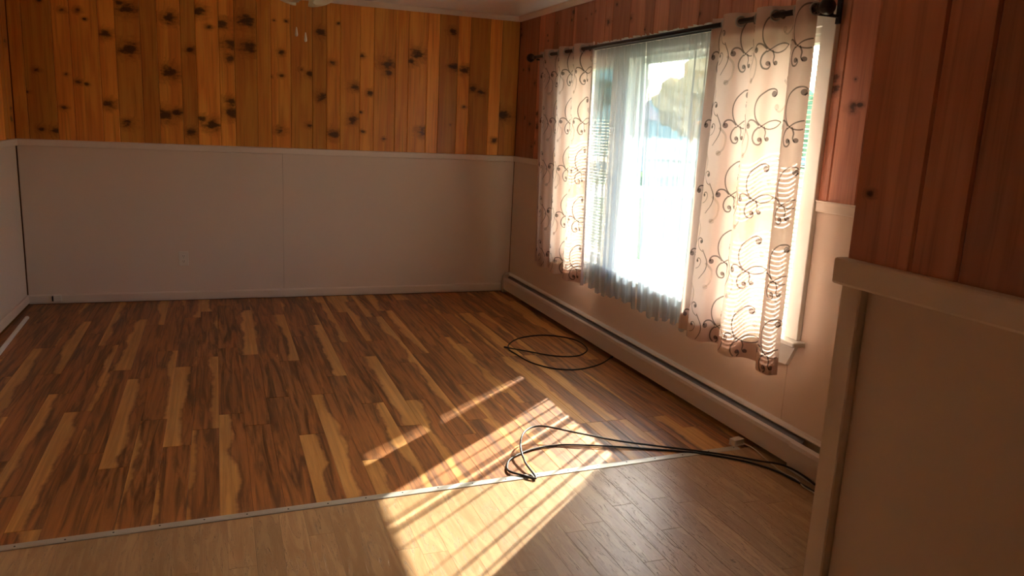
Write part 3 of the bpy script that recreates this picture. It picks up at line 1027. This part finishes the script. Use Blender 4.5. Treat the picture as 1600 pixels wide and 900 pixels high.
prism('end_cap', cap, 'y', HEY0 - 0.335, HEY0 - 0.30, M_HEATTOP, hr)

# ------------------------------------------------------------------ metal strip between the floors
A = Vector((-3.875, strip_y(-3.875), 0)); B = Vector((-0.145, strip_y(-0.145), 0))
ang = math.atan2(B.y - A.y, B.x - A.x)
mid = (A + B) / 2
LS = (B - A).length
ts = empty('transition_strip', (mid.x, mid.y, 0.0), ang)
tag(ts, 'flat aluminium transition strip between the dark and pale floors', 'floor strip')
def strip_part(name, a, b):
    bm = bmesh.new()
    prof = [(-0.021, 0.0003), (0.021, 0.0003), (0.019, 0.0030), (0.010, 0.0042), (-0.010, 0.0042), (-0.019, 0.0030)]
    P = [bm.verts.new((a, p[0], p[1])) for p in prof]
    Q = [bm.verts.new((b, p[0], p[1])) for p in prof]
    for i in range(6):
        bm.faces.new((P[i], P[(i + 1) % 6], Q[(i + 1) % 6], Q[i]))
    bm.faces.new(P[::-1]); bm.faces.new(Q)
    link(name, to_mesh(bm, name), M_ALU, ts)
strip_part('strip_length', -LS / 2, 0.42)
strip_part('strip_length', 0.421, LS / 2)
bm = bmesh.new()
lathe(bm, [(0.0035, 0), (0.0032, 0.0012), (0.0015, 0.0018), (0.0001, 0.0018)], 8)
me = to_mesh(bm, 'screw_head')
k = -LS / 2 + 0.06
while k < LS / 2:
    o = link('screw_head', me, M_DARK, ts)
    o.location = (k, 0.004 * math.sin(k * 7), 0.0040)
    k += 0.152

# ------------------------------------------------------------------ cords and the small white box
def zpath(pts):
    return catmull(pts, 10)
c1 = zpath([(-0.093, -2.262, .030), (-.201, -2.328, .012), (-.34, -2.377, .005), (-.455, -2.383, .005), (-.565, -2.318, .005), (-.644, -2.171, .005), (-.67, -1.982, .005),
            (-.678, -1.873, .006), (-.625, -1.742, .005), (-.502, -1.616, .005), (-.325, -1.566, .005), (-.19, -1.624, .005), (-.108, -1.76, .005), (-.127, -1.965, .005),
            (-.233, -2.091, .005), (-.346, -2.112, .005), (-.456, -2.062, .006), (-.564, -1.969, .010), (-.655, -1.890, .013), (-.685, -1.855, .013)])
co_ = empty('coaxial_cord', (-0.4, -1.95, 0.0))
tag(co_, 'thin black cord coiled in a wide ring beside the heater', 'cord')
tube('cable', c1, 0.0045, M_CORD, co_)
tube('connector', [(-.678, -1.862, .013), (-.692, -1.846, .013), (-.70, -1.838, .013)], 0.0065, M_DARK, co_)
tube('connector', [(-.100, -2.258, .028), (-.084, -2.268, .033)], 0.0065, M_DARK, co_)
LOOP = [(-1.18, -5.6), ]
c2 = zpath([(-.10, -4.36, .006), (-.085, -4.24, .012), (-.10, -4.10, .035), (-.115, -3.99, .030), (-.150, -3.900, .010), (-.230, -3.815, .006), (-.353, -3.731, .008), (-.568, -3.615, .014),
            (-.735, -3.550, .030), (-.905, -3.460, .050), (-1.055, -3.365, .062), (-1.155, -3.40, .058), (-1.225, -3.52, .045), (-1.255, -3.66, .024), (-1.256, -3.795, .009),
            (-1.300, -3.757, .009), (-1.345, -3.704, .009), (-1.333, -3.640, .006), (-1.284, -3.568, .006), (-1.162, -3.501, .006), (-1.02, -3.481, .006), (-.868, -3.519, .006), (-.64, -3.612, .006), (-.42, -3.715, .006), (-.30, -3.80, .006), (-.2, -3.90, .006), (-.14, -4.02, .006), (-.12, -4.2, .006), (-.12, -4.36, .006)])
cb = empty('power_cord', (-0.7, -3.7, 0.0))
tag(cb, 'long black cord looping over the metal floor strip', 'cord')
tube('cable', c2, 0.0048, M_CORD, cb)
jb = empty('splitter_box', (-0.128, -3.680, 0.0), math.radians(12))
tag(jb, 'small ivory junction box with a pale lead at the strip end', 'junction box')
bm = bmesh.new(); bm_box(bm, -0.033, 0.033, -0.020, 0.020, 0.005, 0.034)
link('body', to_mesh(bm, 'body', bevel=0.004, seg=2), M_PLAST, jb)
bm = bmesh.new(); bm_box(bm, -0.035, 0.035, -0.022, 0.022, 0.0, 0.006)
link('base', to_mesh(bm, 'base', bevel=0.002), M_PLAST, jb)
lead = [(-0.100, -3.70, .012), (-0.085, -3.76, .008), (-0.098, -3.84, .006), (-0.115, -3.93, .006), (-.125, -4.02, .006), (-.112, -4.10, .007), (-.132, -4.18, .006), (-.118, -4.30, .006)]
mw = Matrix.Rotation(-math.radians(12), 4, 'Z') @ Matrix.Translation(-jb.location)
tube('lead', [mw @ p for p in zpath(lead)], 0.0032, M_CORDW, None).parent = jb

# ------------------------------------------------------------------ outlet, jack, loose white stick
ol = empty('wall_outlet', (-2.79, 0.004, 0.339))
tag(ol, 'ivory duplex outlet plate on the left wainscot panel', 'outlet')
bm = bmesh.new(); bm_box(bm, -0.036, 0.036, -0.007, 0.0, -0.058, 0.058)
link('cover_plate', to_mesh(bm, 'cover_plate', bevel=0.003, seg=2), M_PLAST, ol)
for dz in (0.021, -0.021):
    bm = bmesh.new()
    poly = [(0.0165 * math.cos(a), 0.0145 * math.sin(a)) for a in [2 * PI * k / 16 for k in range(16)]]
    A_ = [bm.verts.new((x, -0.007, z)) for x, z in poly]; B_ = [bm.verts.new((x * .96, -0.0095, z * .96)) for x, z in poly]
    for i in range(16): bm.faces.new((A_[i], A_[(i + 1) % 16], B_[(i + 1) % 16], B_[i]))
    bm.faces.new(B_)
    s = link('socket', to_mesh(bm, 'socket'), M_PLAST, ol, (0, 0, dz))
    for dx in (-0.006, 0.006):
        bm = bmesh.new(); bm_box(bm, dx - 0.0012, dx + 0.0012, -0.0102, -0.009, -0.002, 0.007)
        link('slot', to_mesh(bm, 'slot'), M_DARK, s)
    bm = bmesh.new(); bm_box(bm, -0.0022, 0.0022, -0.0102, -0.009, -0.010, -0.006)
    link('slot', to_mesh(bm, 'slot'), M_DARK, s)
bm = bmesh.new(); lathe(bm, [(0.0035, 0), (0.003, 0.001), (0.0001, 0.0014)], 10)
o = link('screw', to_mesh(bm, 'screw'), M_STEEL, ol, (0, -0.007, 0)); o.rotation_euler = (PI / 2, 0, 0)

jk = empty('phone_jack', (-3.695, -0.010, 0.045))
tag(jk, 'small ivory phone jack on the baseboard near the corner', 'jack')
bm = bmesh.new(); bm_box(bm, -0.024, 0.030, -0.024, 0.0, -0.026, 0.026)
link('body', to_mesh(bm, 'body', bevel=0.004, seg=2), M_PLAST, jk)
bm = bmesh.new(); bm_box(bm, -0.036, -0.022, -0.014, 0.0, -0.022, 0.018)
link('dark_socket', to_mesh(bm, 'dark_socket', bevel=0.002), M_DARK, jk)

sa, sb = Vector((-3.815, -0.447, 0.0)), Vector((-3.775, -1.90, 0.0))
dv_ = sb - sa
st = empty('trim_offcut', tuple((sa + sb) / 2), math.atan2(dv_.y, dv_.x))
tag(st, 'loose white strip of moulding lying along the left wall', 'moulding strip')
h_ = dv_.length / 2
bm = bmesh.new()
prof = [(-0.012, 0.0), (0.012, 0.0), (0.012, 0.006), (0.006, 0.014), (-0.006, 0.016), (-0.012, 0.012)]
A_ = [bm.verts.new((-h_, p[0], p[1])) for p in prof]; B_ = [bm.verts.new((h_, p[0], p[1])) for p in prof]
for i in range(6): bm.faces.new((A_[i], A_[(i + 1) % 6], B_[(i + 1) % 6], B_[i]))
bm.faces.new(A_[::-1]); bm.faces.new(B_)
link('moulding', to_mesh(bm, 'moulding'), M_WHITE, st)

# ------------------------------------------------------------------ ceiling fan (its lamp shades and pulls hang into view)
FX, FY = -2.045, -2.02
fan = empty('ceiling_fan', (FX, FY, HT))
tag(fan, 'ceiling fan with cream glass lamp shades and white pull chains', 'ceiling fan')
def fl_(name, prof, mat, seg=28):
    bm = bmesh.new(); lathe(bm, prof, seg)
    return link(name, to_mesh(bm, name, True), mat, fan)
fl_('canopy', [(0.001, 0), (0.085, 0), (0.088, -0.01), (0.07, -0.035), (0.03, -0.045), (0.001, -0.045)], M_BRASS)
fl_('motor_housing', [(0.001, -0.04), (0.09, -0.045), (0.125, -0.07), (0.13, -0.10), (0.115, -0.135), (0.07, -0.155), (0.001, -0.155)], M_BRASS)
fl_('light_hub', [(0.001, -0.15), (0.05, -0.155), (0.058, -0.185), (0.045, -0.215), (0.02, -0.228), (0.001, -0.23)], M_BRASS)
for k in range(5):
    a = 2 * PI * k / 5 + 0.3
    bm = bmesh.new()
    out = [(0.20, -0.055), (0.30, -0.065), (0.58, -0.07), (0.62, -0.05), (0.625, 0.0), (0.62, 0.05), (0.58, 0.07), (0.30, 0.065), (0.20, 0.055)]
    T = [bm.verts.new((x, y, 0.004 + y * 0.16)) for x, y in out]; Bm = [bm.verts.new((x, y, -0.003 + y * 0.16)) for x, y in out]
    n = len(out)
    for i in range(n): bm.faces.new((T[i], T[(i + 1) % n], Bm[(i + 1) % n], Bm[i]))
    bm.faces.new(T); bm.faces.new(Bm[::-1])
    bl = link('blade', to_mesh(bm, 'blade'), M_BLADE, fan, (0, 0, -0.115), a)
    bm = bmesh.new(); bm_box(bm, 0.10, 0.26, -0.018, 0.018, -0.010, -0.004)
    link('blade_iron', to_mesh(bm, 'blade_iron'), M_BRASS, bl)
view_a = math.atan2(CAM_POS[1] - FY, CAM_POS[0] - FX)
for k in range(4):
    a = view_a + PI / 4 + PI / 2 * k + 0.12
    bm = bmesh.new()
    lathe(bm, [(0.022, 0.0), (0.028, -0.012), (0.040, -0.035), (0.052, -0.060), (0.062, -0.082), (0.066, -0.092), (0.062, -0.092), (0.056, -0.078), (0.044, -0.052), (0.030, -0.024), (0.018, -0.006)], 32, ribs=16, ribamp=0.03)
    s = link('glass_shade', to_mesh(bm, 'glass_shade', True), M_SHADE, fan, (0.100 * math.cos(a), 0.100 * math.sin(a), -0.225), a)
    s.rotation_euler = (0, -0.42, a)
    bm = bmesh.new(); lathe(bm, [(0.001, 0.02), (0.020, 0.018), (0.026, 0.0), (0.024, -0.012), (0.001, -0.012)], 16)
    link('socket_cup', to_mesh(bm, 'socket_cup', True), M_BRASS, s)
    tube('arm', [(0.03 * math.cos(a), 0.03 * math.sin(a), -0.19), (0.07 * math.cos(a), 0.07 * math.sin(a), -0.192), (0.100 * math.cos(a), 0.100 * math.sin(a), -0.215)], 0.008, M_BRASS, None).parent = fan
for dx, dy, zl in ((-0.043, 0.0, 1.985), (0.006, 0.0, 1.960)):
    tube('pull_chain', [(dx, dy, -0.20), (dx, dy, zl - HT)], 0.0009, M_BRASS, None, 5).parent = fan
    bm = bmesh.new(); lathe(bm, [(0.0005, 0.0), (0.003, -0.002), (0.0055, -0.018), (0.0085, -0.040), (0.0075, -0.048), (0.0005, -0.052)], 14)
    link('pull_knob', to_mesh(bm, 'pull_knob', True), M_PULL, fan, (dx, dy, zl - HT))

# ------------------------------------------------------------------ outside
ev = boxes('trim_9', [(0.18, 0.60, -12.0, 4.0, 2.085, 2.115), (0.585, 0.61, -12.0, 4.0, 2.035, 2.20), (-0.2, 0.61, -12.0, 4.0, 2.57, 2.60)], M_SOFFIT)
tag(ev, 'cream painted roof eave over the window outside', 'eave', kind='structure')
lw = box('ground', (-60.0, 90.0, -60.0, 110.0, -0.62, -0.50), M_LAWN)
tag(lw, 'sunlit lawn outside the window', 'lawn', kind='structure')
rd = box('road', (0.2, 90.0, 15.0, 20.0, -0.50, -0.485), M_ROAD)
tag(rd, 'pale gravel road across the lawn outside', 'road', kind='structure')

def tree(loc, h, r, mat, label, seed):
    root = empty('garden_tree', loc)
    tag(root, label, 'tree', 'trees outside the window')
    bm = bmesh.new()
    lathe(bm, [(r * 0.12, 0), (r * 0.09, h * 0.25), (r * 0.06, h * 0.6), (0.01, h * 0.8)], 8)
    link('trunk', to_mesh(bm, 'trunk', True), M_BARK, root)
    rg = random.Random(seed)
    bm = bmesh.new()
    for k in range(16):
        a = rg.uniform(0, 2 * PI)
        zz = rg.uniform(0.32, 0.95)
        q = r * (1.05 - abs(zz - 0.55) * 1.5) * rg.uniform(0.2, 0.8)
        c = Vector((q * math.cos(a), q * math.sin(a), h * zz))
        res = bmesh.ops.create_icosphere(bm, subdivisions=3, radius=r * rg.uniform(0.28, 0.46), matrix=Matrix.Translation(c))
        for v in res['verts']:
            d = (v.co - c)
            v.co = c + d * (1 + 0.55 * mnoise.noise(v.co * (3.2 / max(r, .5)) + Vector((seed, 0, 0))) + 0.25 * mnoise.noise(v.co * (9 / max(r, .5))))
    link('crown', to_mesh(bm, 'crown'), mat, root)
tree((14.0, 27.0, -0.5), 6.3, 2.6, M_LEAFD, 'tall dark green tree right behind the gravel road', 1)
tree((20.5, 27.0, -0.5), 6.0, 2.5, M_LEAFO, 'orange autumn tree beyond the gravel road', 2)
tree((9.0, 26.0, -0.5), 4.2, 1.9, M_LEAF, 'mid green bushy tree beside the pale house', 3)
tree((27.0, 30.0, -0.5), 5.0, 2.2, M_LEAF, 'mid green round tree past the orange tree', 4)
tree((4.0, 31.0, -0.5), 5.2, 2.2, M_LEAFD, 'dark tree at the near corner of the pale house', 5)
bm = bmesh.new()
NX, NY = 90, 10
gv = []
for j in range(NY + 1):
    row = []
    for i in range(NX + 1):
        x = -40 + 180 * i / NX
        y = 52 - 0.25 * x + 22 * j / NY
        e = math.sin(PI * min(1.0, j / NY * 0.9 + 0.02))
        z = -0.6 + e * (5.0 + 2.5 * mnoise.noise(Vector((x * 0.05, 0, 0))) + 2.2 * mnoise.noise(Vector((x * 0.3, y * 0.3, 1))) + 1.2 * mnoise.noise(Vector((x * 0.9, y * 0.9, 4))))
        row.append(bm.verts.new((x, y, z)))
    gv.append(row)
for j in range(NY):
    for i in range(NX):
        bm.faces.new((gv[j][i], gv[j][i + 1], gv[j + 1][i + 1], gv[j + 1][i]))
hl = link('hills', to_mesh(bm, 'hills'), M_LEAFD)
tag(hl, 'distant wooded ridge beyond the house', 'hills', kind='structure')

hs = empty('house', (13.0, 34.0, -0.5))
tag(hs, 'pale sided house with grey gable roof beyond the road', 'house')
bm = bmesh.new(); bm_box(bm, -6, 6, -3.5, 3.5, 0, 2.8); link('house_wall', to_mesh(bm, 'house_wall'), M_SIDING, hs)
bm = bmesh.new()
P = [(-6.5, -4.1, 2.7), (6.5, -4.1, 2.7), (6.5, 4.1, 2.7), (-6.5, 4.1, 2.7), (-6.5, 0, 5.0), (6.5, 0, 5.0)]
V = [bm.verts.new(p) for p in P]
for q in ((0, 1, 5, 4), (2, 3, 4, 5), (1, 2, 5), (3, 0, 4), (3, 2, 1, 0)): bm.faces.new([V[i] for i in q])
link('roof', to_mesh(bm, 'roof'), M_ROOF, hs)
for x in (-4.0, -1.2, 3.4):
    bm = bmesh.new(); bm_box(bm, x - 0.6, x + 0.6, -3.54, -3.48, 1.0, 2.2)
    w = link('house_window', to_mesh(bm, 'house_window'), M_WHITE, hs)
    bm = bmesh.new(); bm_box(bm, x - 0.5, x + 0.5, -3.56, -3.53, 1.1, 2.1)
    link('house_pane', to_mesh(bm, 'house_pane'), M_WINDARK, w)
bm = bmesh.new(); bm_box(bm, 0.8, 1.8, -3.55, -3.48, 0.1, 2.2); link('house_door', to_mesh(bm, 'house_door'), M_WINDARK, hs)
